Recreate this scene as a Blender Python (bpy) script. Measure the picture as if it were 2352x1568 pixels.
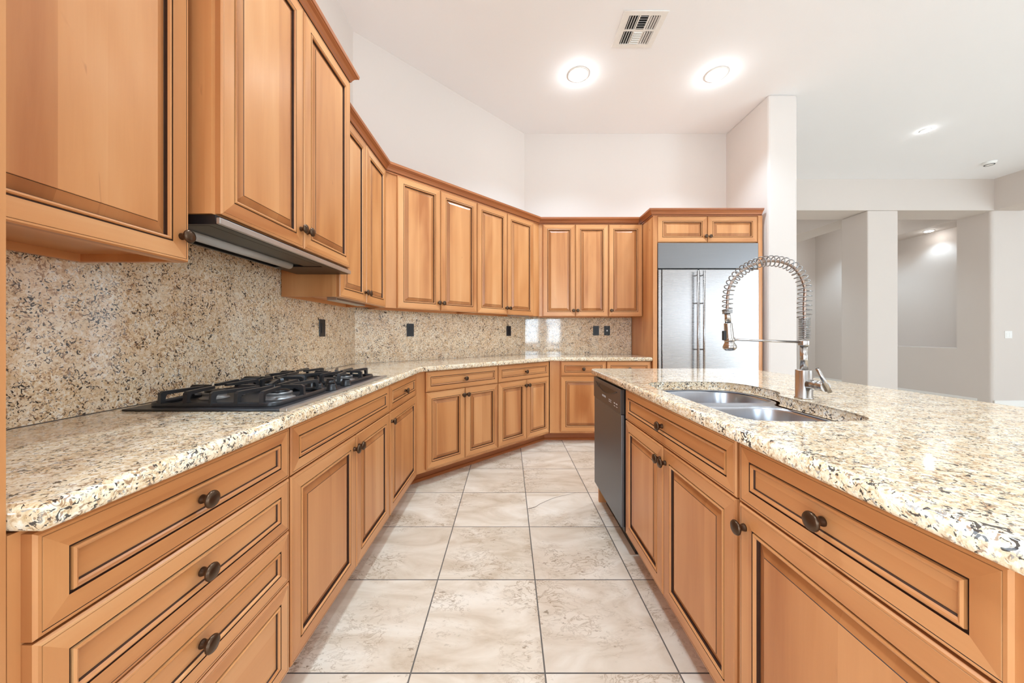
import bpy, bmesh, math, random
from mathutils import Vector, Matrix
random.seed(7)
R = math.radians
for o in list(bpy.data.objects): bpy.data.objects.remove(o)
scene = bpy.context.scene
COL = scene.collection

# ------------------------------------------------------------------ camera
W, H = 2352, 1568
F, CX, CY, EYE = 808.0, 1168.0, 769.0, 1.15
cam = bpy.data.cameras.new('camera'); cam_ob = bpy.data.objects.new('camera', cam); COL.objects.link(cam_ob)
cam.sensor_fit = 'HORIZONTAL'; cam.sensor_width = 36.0; cam.lens = F / W * 36.0
cam.shift_x = (W / 2 - CX) / W; cam.shift_y = (CY - H / 2) / W
cam.clip_start = 0.02
cam_ob.location = (0, 0, EYE); cam_ob.rotation_euler = (R(90), 0, 0)
scene.camera = cam_ob
# ------------------------------------------------------------------ view, world
scene.view_settings.view_transform = 'Standard'; scene.view_settings.look = 'None'
scene.view_settings.exposure = 0.78; scene.view_settings.gamma = 1.0
scene.view_settings.use_curve_mapping = False
scene.cycles.max_bounces = 10; scene.cycles.diffuse_bounces = 8; scene.cycles.glossy_bounces = 5
scene.cycles.sample_clamp_indirect = 6.0
world = bpy.data.worlds.new('sky'); scene.world = world; world.use_nodes = True
bg = world.node_tree.nodes['Background']; bg.inputs[0].default_value = (0.82, 0.91, 1.0, 1); bg.inputs[1].default_value = 2.2

def area(name, loc, rot, sx, sy, power, color=(1, 1, 1)):
    l = bpy.data.lights.new(name, 'AREA'); l.shape = 'RECTANGLE'; l.size = sx; l.size_y = sy
    l.energy = power; l.color = color
    o = bpy.data.objects.new(name, l); o.location = loc; o.rotation_euler = rot; COL.objects.link(o); return o
CEIL = 3.64
REAR = -4.0
# daylight entering through the rear windows and great room glazing, partly added for fill
DAY = (0.64, 0.84, 1.0)
WINS = [(0.55, 1.10, 0.85, 2.35), (1.35, 1.90, 0.85, 2.35)]          # shuttered pair behind the camera
BIGW = [(5.0, 7.7, 0.95, 2.95), (8.3, 10.8, 0.05, 3.1)]                # great room glazing; the brighter right opening is added for fill light
for (a, b, c, d) in WINS: area('window_or_fill_daylight', ((a + b) / 2, REAR - 0.12, (c + d) / 2), (R(90), 0, 0), b - a, d - c, 55, DAY)
for (a, b, c, d), pw in zip(BIGW, (3.6, 190)): area('window_or_fill_daylight', ((a + b) / 2, REAR - 0.12, (c + d) / 2), (R(90), 0, 0), b - a, d - c, pw, DAY)

LEFT_FILL = (-3.7, -0.9, 0.3, 2.7)                                         # added unseen glazing, left behind the camera, for fill light (y range)
area('window_or_fill_daylight', (-1.45, (LEFT_FILL[0] + LEFT_FILL[1]) / 2, (LEFT_FILL[2] + LEFT_FILL[3]) / 2), (R(90), 0, R(-90)), LEFT_FILL[1] - LEFT_FILL[0], LEFT_FILL[3] - LEFT_FILL[2], 55, DAY)  # fill light for the added left opening

# ------------------------------------------------------------------ node helpers / materials
def new_mat(name):
    m = bpy.data.materials.new(name); m.use_nodes = True
    nt = m.node_tree; b = nt.nodes['Principled BSDF']; return m, nt, b
def N(nt, t, **kw):
    n = nt.nodes.new(t)
    for k, v in kw.items(): setattr(n, k, v)
    return n
def ramp(nt, src, stops, interp='LINEAR'):
    r = N(nt, 'ShaderNodeValToRGB'); r.color_ramp.interpolation = interp
    els = r.color_ramp.elements
    while len(els) < len(stops): els.new(0.5)
    for e, (p, c) in zip(els, stops):
        e.position = p; e.color = (c[0], c[1], c[2], 1) if len(c) == 3 else c
    nt.links.new(src, r.inputs[0]); return r.outputs[0]
def mix(nt, fac, a, b, mode='MIX'):
    n = N(nt, 'ShaderNodeMix', data_type='RGBA', blend_type=mode)
    for s, v in ((0, fac), (6, a), (7, b)):
        if isinstance(v, (int, float)): n.inputs[s].default_value = v
        elif isinstance(v, tuple): n.inputs[s].default_value = (*v[:3], 1)
        else: nt.links.new(v, n.inputs[s])
    return n.outputs[2]
def noise(nt, vec, scale, detail=3, rough=0.5, dist=0.0, out=0):
    n = N(nt, 'ShaderNodeTexNoise'); n.inputs['Scale'].default_value = scale
    n.inputs['Detail'].default_value = detail; n.inputs['Roughness'].default_value = rough
    n.inputs['Distortion'].default_value = dist
    if vec is not None: nt.links.new(vec, n.inputs['Vector'])
    return n.outputs[out]
def voro(nt, vec, scale, feature='F1', out='Distance'):
    n = N(nt, 'ShaderNodeTexVoronoi', feature=feature); n.inputs['Scale'].default_value = scale
    nt.links.new(vec, n.inputs['Vector']); return n.outputs[out]
def mapping(nt, vec, scale=(1, 1, 1), loc=(0, 0, 0), rot=(0, 0, 0)):
    m = N(nt, 'ShaderNodeMapping'); m.inputs['Scale'].default_value = scale
    m.inputs['Location'].default_value = loc; m.inputs['Rotation'].default_value = rot
    nt.links.new(vec, m.inputs['Vector']); return m.outputs[0]
def math_n(nt, op, a, b=None, c=None):
    n = N(nt, 'ShaderNodeMath', operation=op)
    for i, v in enumerate((a, b, c)):
        if v is None: continue
        if isinstance(v, (int, float)): n.inputs[i].default_value = v
        else: nt.links.new(v, n.inputs[i])
    return n.outputs[0]
def bump(nt, b, h, strength, dist=0.002):
    n = N(nt, 'ShaderNodeBump'); n.inputs['Strength'].default_value = strength; n.inputs['Distance'].default_value = dist
    nt.links.new(h, n.inputs['Height']); nt.links.new(n.outputs[0], b.inputs['Normal'])

def srgb(r, g, b):
    f = lambda c: ((c / 255 + 0.055) / 1.055) ** 2.4 if c / 255 > 0.04045 else c / 255 / 12.92
    return (f(r), f(g), f(b))

def wood_mat(name, stops):
    m, nt, b = new_mat(name)
    uv = N(nt, 'ShaderNodeUVMap').outputs[0]
    big = noise(nt, mapping(nt, uv, (5.5, 0.9, 1)), 1.0, 2, 0.5, 0.6)
    grain = noise(nt, mapping(nt, uv, (60, 3.5, 1)), 1.0, 5, 0.6, 0.4)
    fine = noise(nt, mapping(nt, uv, (260, 9, 1)), 1.0, 2, 0.5)
    su = N(nt, 'ShaderNodeSeparateXYZ'); nt.links.new(uv, su.inputs[0])
    brd = N(nt, 'ShaderNodeTexWhiteNoise', noise_dimensions='1D'); nt.links.new(math_n(nt, 'FLOOR', math_n(nt, 'MULTIPLY', su.outputs[0], 11.0)), brd.inputs['W'])
    s = math_n(nt, 'ADD', math_n(nt, 'MULTIPLY', big, 0.74), math_n(nt, 'MULTIPLY', grain, 0.10))
    s = math_n(nt, 'ADD', s, math_n(nt, 'MULTIPLY', brd.outputs['Value'], 0.16))
    col = ramp(nt, s, stops)
    col = mix(nt, math_n(nt, 'MULTIPLY', fine, 0.07), col, srgb(150, 92, 52))
    knot = noise(nt, mapping(nt, uv, (11, 2.6, 1), (3.1, 1.7, 0)), 1.0, 3, 0.65, 1.2)
    col = mix(nt, ramp(nt, knot, [(0.69, (0, 0, 0)), (0.78, (0.55, 0.55, 0.55))]), col, srgb(142, 84, 50))
    nt.links.new(col, b.inputs['Base Color'])
    b.inputs['Roughness'].default_value = 0.34; b.inputs['Specular IOR Level'].default_value = 0.42
    b.inputs['Coat Weight'].default_value = 0.12; b.inputs['Coat Roughness'].default_value = 0.22
    bump(nt, b, grain, 0.06, 0.001)
    return m
WOOD = wood_mat('glazed_maple', [(0.28, srgb(172, 106, 58)), (0.44, srgb(200, 137, 84)), (0.58, srgb(212, 151, 97)), (0.75, srgb(221, 167, 116))])
BEVEL_GAP_SHADE = wood_mat('glazed_maple_bevel_gap_shade', [(0.28, srgb(150, 92, 50)), (0.44, srgb(176, 114, 66)), (0.58, srgb(190, 128, 78)), (0.75, srgb(202, 144, 94))])  # darker maple: glaze on bevels, plus gap shade painted on front edges
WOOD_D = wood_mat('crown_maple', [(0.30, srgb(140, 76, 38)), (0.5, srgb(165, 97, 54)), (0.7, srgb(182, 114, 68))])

def plain(name, col, rough=0.5, metal=0.0, spec=0.5, nz=0.04, nscale=30):
    m, nt, b = new_mat(name)
    tc = N(nt, 'ShaderNodeTexCoord').outputs['Object']
    n = noise(nt, tc, nscale, 3)
    c2 = tuple(max(0, c * (1 - nz * 2)) for c in col)
    nt.links.new(mix(nt, n, c2, tuple(min(1, c * (1 + nz)) for c in col)), b.inputs['Base Color'])
    b.inputs['Roughness'].default_value = rough; b.inputs['Metallic'].default_value = metal
    b.inputs['Specular IOR Level'].default_value = spec
    return m
GLAZE = plain('dark_glaze', srgb(62, 36, 22), 0.5, nz=0.2)
BRONZE = plain('oil_rubbed_bronze', srgb(92, 72, 56), 0.3, 0.85, nz=0.15, nscale=60)
BLACK = plain('black_plastic', srgb(24, 24, 27), 0.35)
DARKGREY = plain('dark_grey_enamel', srgb(45, 45, 48), 0.4)
IRON = plain('cast_iron', srgb(52, 52, 54), 0.34, 0.25, nz=0.12, nscale=220)
FILTER = plain('filter_mesh', srgb(38, 38, 40), 0.35, 0.3, nz=0.3, nscale=90)
DWP = plain('dishwasher_panel', srgb(70, 64, 62), 0.35)
ALU = plain('burner_aluminium', srgb(150, 150, 150), 0.45, 0.7)
SATIN = plain('silver_strip', srgb(190, 188, 185), 0.35, 0.8)
WHITEPL = plain('white_plastic', srgb(238, 236, 232), 0.4)
HOSE_TINT = plain('hose_wood_reflection', srgb(160, 138, 124), 0.3, 0.9)  # steel hose; the warm tint paints in the reflected wood
LOGO = plain('light_print', srgb(205, 205, 205), 0.5)
OUTLET = plain('black_outlet', srgb(30, 32, 38), 0.3)

def steel(name, col, rough, axis=2, streak=0.06):
    m, nt, b = new_mat(name)
    tc = N(nt, 'ShaderNodeTexCoord').outputs['Object']
    sc = [260, 260, 260]; sc[axis] = 3
    n = noise(nt, mapping(nt, tc, tuple(sc)), 1.0, 2)
    nt.links.new(mix(nt, n, tuple(c * 0.9 for c in col), col), b.inputs['Base Color'])
    nt.links.new(math_n(nt, 'MULTIPLY_ADD', n, streak, rough), b.inputs['Roughness'])
    b.inputs['Metallic'].default_value = 1.0
    return m
STEEL = steel('brushed_steel', srgb(176, 172, 170), 0.24, 0)
STEEL_DW = steel('dishwasher_steel', srgb(128, 134, 141), 0.42, 2)
STEEL_G = steel('grille_steel', srgb(134, 133, 134), 0.3, 0)
SINK = steel('sink_steel', srgb(190, 192, 198), 0.26, 2)
NICKEL = plain('brushed_nickel', srgb(186, 181, 177), 0.22, 1.0)
SPRING = plain('spring_wire', srgb(150, 148, 146), 0.3, 1.0)

def granite(name):
    m, nt, b = new_mat(name)
    tc = N(nt, 'ShaderNodeTexCoord').outputs['Object']
    sep = N(nt, 'ShaderNodeSeparateColor'); wob = N(nt, 'ShaderNodeVectorMath', operation='MULTIPLY_ADD')
    nt.links.new(noise(nt, tc, 110, 3, out=1), wob.inputs[0]); wob.inputs[1].default_value = (0.022,) * 3; nt.links.new(tc, wob.inputs[2]); v = wob.outputs[0]
    nt.links.new(voro(nt, v, 120, 'F1', 'Color'), sep.inputs[0])
    swirl = noise(nt, tc, 48, 4, 0.62, 2.4)
    tone = math_n(nt, 'ADD', math_n(nt, 'MULTIPLY', sep.outputs[0], 0.30), math_n(nt, 'MULTIPLY', swirl, 0.95))
    base = ramp(nt, tone, [(0.36, srgb(176, 140, 104)), (0.46, srgb(212, 182, 143)), (0.58, srgb(232, 209, 174)), (0.70, srgb(241, 225, 198)), (0.85, srgb(250, 245, 234))])
    cloud = noise(nt, tc, 6, 4, 0.6, 0.8)
    base = mix(nt, ramp(nt, cloud, [(0.45, (0, 0, 0)), (0.70, (0.35,) * 3)]), base, srgb(204, 164, 118))
    base = mix(nt, ramp(nt, noise(nt, mapping(nt, tc, (1, 1, 1), (4, 2, 1)), 10, 3), [(0.52, (0, 0, 0)), (0.72, (0.4,) * 3)]), base, srgb(246, 238, 220))
    def flakes(base, loc, scale, dist, lo, hi, col, amt, cl_scale, cl_amt):
        mv = mapping(nt, tc, (1, 1, 1), loc, (0.4, 0.7, 0.2))
        f = noise(nt, mv, scale, 2.5, 0.5, dist); c = noise(nt, mapping(nt, tc, (1, 1, 1), (loc[2], loc[0], loc[1])), cl_scale, 2, 0.5)
        f = math_n(nt, 'ADD', f, math_n(nt, 'MULTIPLY', math_n(nt, 'SUBTRACT', c, 0.5), cl_amt))
        return mix(nt, math_n(nt, 'MULTIPLY', ramp(nt, f, [(lo, (0, 0, 0)), (hi, (1, 1, 1))]), amt), base, col)
    base = flakes(base, (1.3, 2.1, 0.7), 66, 1.8, 0.612, 0.637, srgb(140, 98, 68), 0.72, 14, 0.30)
    base = flakes(base, (9.3, 4.1, 6.7), 80, 1.4, 0.645, 0.665, srgb(128, 124, 126), 0.7, 18, 0.2)
    base = flakes(base, (5.3, 7.1, 2.7), 68, 2.0, 0.606, 0.622, srgb(44, 36, 36), 0.93, 20, 0.30)
    nt.links.new(base, b.inputs['Base Color'])
    b.inputs['Roughness'].default_value = 0.07; b.inputs['Specular IOR Level'].default_value = 0.5
    return m
GRANITE = granite('granite')

def paint(name, col, bumpy=0.05):
    m, nt, b = new_mat(name)
    tc = N(nt, 'ShaderNodeTexCoord').outputs['Object']
    n = noise(nt, tc, 1.3, 2); 
    nt.links.new(mix(nt, n, tuple(c * 0.975 for c in col), col), b.inputs['Base Color'])
    b.inputs['Roughness'].default_value = 0.75; b.inputs['Specular IOR Level'].default_value = 0.2
    bump(nt, b, noise(nt, tc, 45, 4, 0.6), bumpy, 0.004)
    return m
WALL = paint('wall_paint', srgb(217, 209, 203))
WALL_G = paint('great_room_paint', srgb(212, 202, 194))
CEILM = paint('ceiling_paint', srgb(244, 244, 246), 0.14)
TRIM = paint('trim_paint', srgb(236, 233, 228), 0.0)

TILE = 0.457; TX0, TY0 = -0.3328, 3.0247
def floor_mat():
    m, nt, b = new_mat('travertine_tile')
    tc = N(nt, 'ShaderNodeTexCoord').outputs['Object']
    rot = mapping(nt, tc, (1 / TILE,) * 2 + (1,), (-TX0 / TILE, -TY0 / TILE, 0))
    sp = N(nt, 'ShaderNodeSeparateXYZ'); nt.links.new(rot, sp.inputs[0])
    g = 0.0042 / TILE / 2 * 1.3
    es = []
    for k in (0, 1):
        fr = math_n(nt, 'FRACT', sp.outputs[k]); d = math_n(nt, 'MINIMUM', fr, math_n(nt, 'SUBTRACT', 1.0, fr)); es.append(d)
    dist = math_n(nt, 'MINIMUM', es[0], es[1])
    grout = math_n(nt, 'LESS_THAN', dist, g)
    fl = N(nt, 'ShaderNodeVectorMath', operation='FLOOR'); nt.links.new(rot, fl.inputs[0])
    wn = N(nt, 'ShaderNodeTexWhiteNoise', noise_dimensions='3D'); nt.links.new(fl.outputs[0], wn.inputs['Vector'])
    off = N(nt, 'ShaderNodeVectorMath', operation='MULTIPLY_ADD')
    nt.links.new(wn.outputs['Color'], off.inputs[0]); off.inputs[1].default_value = (9, 9, 9); nt.links.new(tc, off.inputs[2])
    v = off.outputs[0]
    flow = noise(nt, mapping(nt, v, (1.5, 3.4, 1)), 1.6, 5, 0.55, 1.6)
    col = ramp(nt, flow, [(0.28, srgb(206, 191, 172)), (0.43, srgb(224, 213, 198)), (0.57, srgb(235, 227, 215)), (0.72, srgb(243, 238, 229))])
    tint = ramp(nt, wn.outputs['Value'], [(0, srgb(240, 234, 226)), (1, srgb(255, 252, 248))])
    col = mix(nt, 1.0, col, tint, 'MULTIPLY')
    vein = noise(nt, mapping(nt, v, (2.2, 4.2, 1)), 4.2, 8, 0.68, 1.2)
    area_ = noise(nt, v, 2.6, 3, 0.6, 0.5)
    vm = math_n(nt, 'MULTIPLY', ramp(nt, vein, [(0.47, (0, 0, 0)), (0.50, (1, 1, 1)), (0.53, (0, 0, 0))]), ramp(nt, area_, [(0.48, (0, 0, 0)), (0.62, (1, 1, 1))]))
    col = mix(nt, math_n(nt, 'MULTIPLY', vm, 0.75), col, srgb(150, 124, 94))
    pit = noise(nt, mapping(nt, v, (1.0, 1.8, 1)), 34, 3, 0.6)
    pm = math_n(nt, 'MULTIPLY', ramp(nt, pit, [(0.64, (0, 0, 0)), (0.69, (1, 1, 1))]), ramp(nt, area_, [(0.45, (0.03,) * 3), (0.60, (1, 1, 1))]))
    col = mix(nt, math_n(nt, 'MULTIPLY', pm, 0.7), col, srgb(128, 108, 84))
    col = mix(nt, grout, col, srgb(104, 98, 92))
    nt.links.new(col, b.inputs['Base Color'])
    nt.links.new(math_n(nt, 'MULTIPLY_ADD', grout, 0.5, 0.24), b.inputs['Roughness'])
    b.inputs['Specular IOR Level'].default_value = 0.35
    bump(nt, b, math_n(nt, 'SUBTRACT', 1.0, math_n(nt, 'MAXIMUM', grout, math_n(nt, 'MULTIPLY', pm, 0.4))), 0.35, 0.002)
    return m
FLOOR = floor_mat()

def emit(name, col, strength):
    m, nt, b = new_mat(name)
    b.inputs['Base Color'].default_value = (*col, 1); b.inputs['Emission Color'].default_value = (*col, 1)
    b.inputs['Emission Strength'].default_value = strength; return m
LAMP = emit('lamp_lens', (1, 0.985, 0.96), 22.0)
DIFFUSER = plain('hood_diffuser', srgb(190, 190, 188), 0.4)

# ------------------------------------------------------------------ mesh helper
class MB:
    def __init__(s):
        s.v = []; s.f = []; s.m = []; s.uv = []; s.mats = []; s.smooth = []
    def mi(s, mat):
        if mat not in s.mats: s.mats.append(mat)
        return s.mats.index(mat)
    def face(s, pts, mat, g=None, off=(0, 0), smooth=False):
        pts = [Vector(p) for p in pts]; i = len(s.v); s.v += pts
        s.f.append(list(range(i, i + len(pts)))); s.m.append(s.mi(mat)); s.smooth.append(smooth)
        n = Vector((0, 0, 0))
        for k in range(len(pts)):
            a, b = pts[k], pts[(k + 1) % len(pts)]; n += a.cross(b)
        n = n.normalized() if n.length > 1e-12 else Vector((0, 0, 1))
        gg = Vector(g) if g else (Vector((0, 0, 1)) if abs(n.z) < 0.9 else Vector((1, 0, 0)))
        c = n.cross(gg)
        if c.length < 1e-6: gg = Vector((1, 0, 0)) if abs(n.x) < .9 else Vector((0, 1, 0)); c = n.cross(gg)
        c.normalize()
        s.uv += [(p.dot(c) + off[0], p.dot(gg) + off[1]) for p in pts]
    def box(s, x0, x1, y0, y1, z0, z1, mat, g=None, b=0.0):
        off = (random.uniform(0, 50), random.uniform(0, 50))
        if g is None:
            d = [abs(x1 - x0), abs(y1 - y0), abs(z1 - z0)]; k = d.index(max(d)); g = [(1, 0, 0), (0, 1, 0), (0, 0, 1)][k]
        P = lambda x, y, z: (x, y, z)
        if b <= 0:
            a = [P(x0, y0, z0), P(x1, y0, z0), P(x1, y1, z0), P(x0, y1, z0), P(x0, y0, z1), P(x1, y0, z1), P(x1, y1, z1), P(x0, y1, z1)]
            for q in ((0, 3, 2, 1), (4, 5, 6, 7), (0, 1, 5, 4), (1, 2, 6, 5), (2, 3, 7, 6), (3, 0, 4, 7)):
                s.face([a[i] for i in q], mat, g, off)
        else:
            bm = bmesh.new(); bmesh.ops.create_cube(bm, size=1)
            for v in bm.verts: v.co = Vector(((x0 + x1) / 2 + v.co.x * (x1 - x0), (y0 + y1) / 2 + v.co.y * (y1 - y0), (z0 + z1) / 2 + v.co.z * (z1 - z0)))
            bmesh.ops.bevel(bm, geom=bm.edges[:], offset=b, segments=2, affect='EDGES', profile=0.5)
            for f in bm.faces: s.face([v.co.copy() for v in f.verts], mat, g, off, False)
            bm.free()
    def loft(s, loops, mat, closed=True, cap0=False, cap1=False, smooth=True):
        n = len(loops[0]); base = len(s.v)
        for L in loops:
            for p in L: s.v.append(Vector(p))
        mi = s.mi(mat)
        for a in range(len(loops) - 1):
            for k in range(n if closed else n - 1):
                q = [base + a * n + k, base + a * n + (k + 1) % n, base + (a + 1) * n + (k + 1) % n, base + (a + 1) * n + k]
                s.f.append(q); s.m.append(mi); s.smooth.append(smooth); s.uv += [(0.3 * k, a), (0.3 * k + .3, a), (0.3 * k + .3, a + 1), (0.3 * k, a + 1)]
        for flag, a in ((cap0, 0), (cap1, len(loops) - 1)):
            if flag:
                q = [base + a * n + k for k in range(n)]
                if a == 0: q.reverse()
                s.f.append(q); s.m.append(mi); s.smooth.append(False); s.uv += [(0, 0)] * n
    def lathe(s, prof, mat, origin=(0, 0, 0), axis='z', seg=20, smooth=True):
        # prof: (r, h) along axis
        o = Vector(origin); loops = []
        for r, h in prof:
            L = []
            for k in range(seg):
                a = 2 * math.pi * k / seg; c, d = r * math.cos(a), r * math.sin(a)
                p = {'z': (c, d, h), 'y': (c, -h, d), 'x': (h, c, d)}[axis]
                L.append(o + Vector(p))
            loops.append(L)
        s.loft(loops, mat, True, True, True, smooth)
    def tube(s, pts, r, mat, seg=10, caps=True, closed=False):
        pts = [Vector(p) for p in pts]; rr = r if isinstance(r, (list, tuple)) else [r] * len(pts)
        loops = []; up = None
        for i, p in enumerate(pts):
            a = pts[(i - 1) % len(pts)] if (closed or i > 0) else pts[0]; b = pts[(i + 1) % len(pts)] if (closed or i < len(pts) - 1) else pts[-1]
            t = (b - a).normalized()
            if up is None: up = Vector((0, 0, 1)) if abs(t.z) < .9 else Vector((0, 1, 0))
            x = t.cross(up); x = x.normalized() if x.length > 1e-6 else Vector((1, 0, 0)); up = x.cross(t).normalized()
            loops.append([p + x * rr[i] * math.cos(2 * math.pi * k / seg) + up * rr[i] * math.sin(2 * math.pi * k / seg) for k in range(seg)])
        if closed: loops.append(loops[0]); caps = False
        s.loft(loops, mat, True, caps, caps, True)
    def build(s, name, parent=None, loc=None, rotz=0, merge=False, data_only=False):
        me = bpy.data.meshes.new(name); me.from_pydata([tuple(v) for v in s.v], [], s.f)
        for m in s.mats: me.materials.append(m)
        for p, m, sm in zip(me.polygons, s.m, s.smooth): p.material_index = m; p.use_smooth = sm
        uvl = me.uv_layers.new(name='UVMap')
        for i, u in enumerate(s.uv): uvl.data[i].uv = u
        me.update()
        if merge:
            bm = bmesh.new(); bm.from_mesh(me); bmesh.ops.remove_doubles(bm, verts=bm.verts, dist=1e-5)
            bmesh.ops.recalc_face_normals(bm, faces=bm.faces); bm.to_mesh(me); bm.free()
        if data_only: return me
        o = bpy.data.objects.new(name, me); COL.objects.link(o)
        if parent: o.parent = parent
        if loc is not None: o.location = loc
        o.rotation_euler[2] = rotz
        return o

def tag(o, label, cat, group=None, kind=None):
    o['label'] = label; o['category'] = cat
    if group: o['group'] = group
    if kind: o['kind'] = kind
    return o
def thing(name, label, cat, loc=(0, 0, 0), rotz=0, group=None):
    o = bpy.data.objects.new(name, None); COL.objects.link(o); o.empty_display_size = 0.1
    o.location = loc; o.rotation_euler = (0, 0, rotz); return tag(o, label, cat, group)
def struct(o): o['kind'] = 'structure'; return o
def copy_tree(o, parent=None):
    c = o.copy(); COL.objects.link(c)
    if parent: c.parent = parent
    for ch in list(o.children): copy_tree(ch, c)
    return c

# polygon slab with rounded edges and holes (flat, z up)
def offset_poly(P, d):
    n = len(P); out = []
    for i in range(n):
        a, b, c = Vector(P[i - 1]), Vector(P[i]), Vector(P[(i + 1) % n])
        e1 = (b - a).normalized(); e2 = (c - b).normalized()
        n1 = Vector((-e1.y, e1.x)); n2 = Vector((-e2.y, e2.x)); k = 1 + n1.dot(n2)
        out.append(tuple(b + (n1 + n2) * d / max(k, 0.2)))
    return out
def slab(outer, holes, z0, z1, r, mat, rh=0.004):
    mb = MB()
    arcs = lambda r: [(r - r * math.cos(t), r - r * math.sin(t)) for t in [R(90), R(67), R(45), R(22), 0]]
    def ring_levels(r):
        up = [(r * (1 - math.cos(R(a))), z1 - r * (1 - math.sin(R(a)))) for a in (90, 68, 45, 22, 0)]
        up = [(r - r * math.sin(R(a)) , z1 - r + r * math.cos(R(a))) for a in (0, 22, 45, 68, 90)]
        dn = [(o_, z0 + (z1 - z)) for o_, z in reversed(up)]
        return up + dn
    allr = []
    for P, rr, sg in [(outer, r, 1)] + [(h, rh, -1) for h in holes]:
        lv = ring_levels(rr); loops = []
        for o_, z in lv:
            loops.append([(x, y, z) for x, y in offset_poly(P, o_ * sg)])
        mb.loft(loops, mat, True, False, False, True); allr.append(loops)
    for top in (True, False):
        bm = bmesh.new(); edges = []
        for loops in allr:
            L = loops[0] if top else loops[-1]
            vs = [bm.verts.new(p) for p in L]
            for k in range(len(vs)): edges.append(bm.edges.new((vs[k], vs[(k + 1) % len(vs)])))
        bmesh.ops.triangle_fill(bm, use_beauty=True, edges=edges, use_dissolve=False)
        for f in bm.faces:
            pts = [v.co.copy() for v in f.verts]
            if (f.normal.z > 0) != top: pts.reverse()
            mb.face(pts, mat)
        bm.free()
    return mb
def smooth_loop(P, n=6):
    out = []; m = len(P)
    for i in range(m):
        p0, p1, p2, p3 = [Vector(P[(i + k) % m]) for k in (-1, 0, 1, 2)]
        for j in range(n):
            t = j / n
            out.append(tuple(0.5 * ((2 * p1) + (p2 - p0) * t + (2 * p0 - 5 * p1 + 4 * p2 - p3) * t * t + (3 * p1 - p0 - 3 * p2 + p3) * t ** 3)))
    return out
def rrect(x0, x1, y0, y1, r, n=6):
    out = []
    for cx, cy, a0 in ((x1 - r, y0 + r, -90), (x1 - r, y1 - r, 0), (x0 + r, y1 - r, 90), (x0 + r, y0 + r, 180)):
        for k in range(n + 1):
            a = R(a0 + 90 * k / n); out.append((cx + r * math.cos(a), cy + r * math.sin(a)))
    return out

# ------------------------------------------------------------------ room shell
def sbox(name, x0, x1, y0, y1, z0, z1, mat, b=0.0, parent=None):
    mb = MB()
    if b: mb.box(x0, x1, y0, y1, z0, z1, mat, b=b)
    else: mb.box(x0, x1, y0, y1, z0, z1, mat)
    return struct(mb.build(name, parent))
LW = -1.275        # left wall paint plane
BW = 4.355         # back wall paint plane
DG = 4.158         # angled wall: y - x
struct_floor = sbox('floor', -1.5, 11.2, REAR - .15, 9.2, -0.1, 0, FLOOR)
sbox('ceiling', -1.5, 11.2, REAR - .15, 9.2, CEIL, CEIL + .1, CEILM)
mb = MB(); a, b, c, d = LEFT_FILL
mb.box(LW - .12, LW, b, DG + LW, 0, CEIL, WALL); mb.box(LW - .12, LW, REAR, a, 0, CEIL, WALL); mb.box(LW - .12, LW, a, b, 0, c, WALL); mb.box(LW - .12, LW, a, b, d, CEIL, WALL)
struct(mb.build('wall_left'))
mb = MB()
for (p, q, r_, s_) in ((a, a + .06, c, d), (b - .06, b, c, d), ((a + b) / 2 - .03, (a + b) / 2 + .03, c, d), (a, b, c, c + .06), (a, b, d - .06, d)): mb.box(LW - .09, LW - .03, p, q, r_, s_, TRIM)
struct(mb.build('window_6'))  # frame of the added, unseen left opening
mb = MB()
Pd = [(LW, DG + LW), (BW - DG, BW), (BW - DG, BW + .12), (LW - .12, BW + .12), (LW - .12, DG + LW)]
for z, rev in ((0, True), (CEIL, False)):
    q = [(x, y, z) for x, y in Pd]; mb.face(q[::-1] if rev else q, WALL)
for i in range(5):
    a, b = Pd[i], Pd[(i + 1) % 5]; mb.face([(b[0], b[1], 0), (a[0], a[1], 0), (a[0], a[1], CEIL), (b[0], b[1], CEIL)][::-1], WALL)
struct(mb.build('wall_corner'))
sbox('wall_back', BW - DG, 2.72, BW, BW + .12, 0, CEIL, WALL)
sbox('wall_wing', 2.695, 2.995, 3.645, 9.0, 0, CEIL, WALL, b=0.02)
# great room arcade
RX = 7.76; AY0, AY1 = 5.62, 6.07; HZ = 3.14
sbox('wall_arcade_header', 2.995, RX + .45, AY0, AY1, HZ, CEIL, WALL_G)
sbox('wall_arcade_pillar', 5.74, 6.225, AY0, AY1, 0, HZ, WALL_G, b=0.014)
sbox('wall_hall_header', 5.74, 6.225, AY1, 8.9, HZ, CEIL, WALL_G)
sbox('wall_hall_end', 2.995, 6.2, 8.9, 9.05, HZ, CEIL, WALL_G)
sbox('wall_hall_end', 6.2, RX + .7, 8.9, 9.05, 0, CEIL, WALL_G)
sbox('wall_hall_far', 2.9, 6.3, 9.1, 9.2, 0, CEIL, WALL_G)
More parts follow.
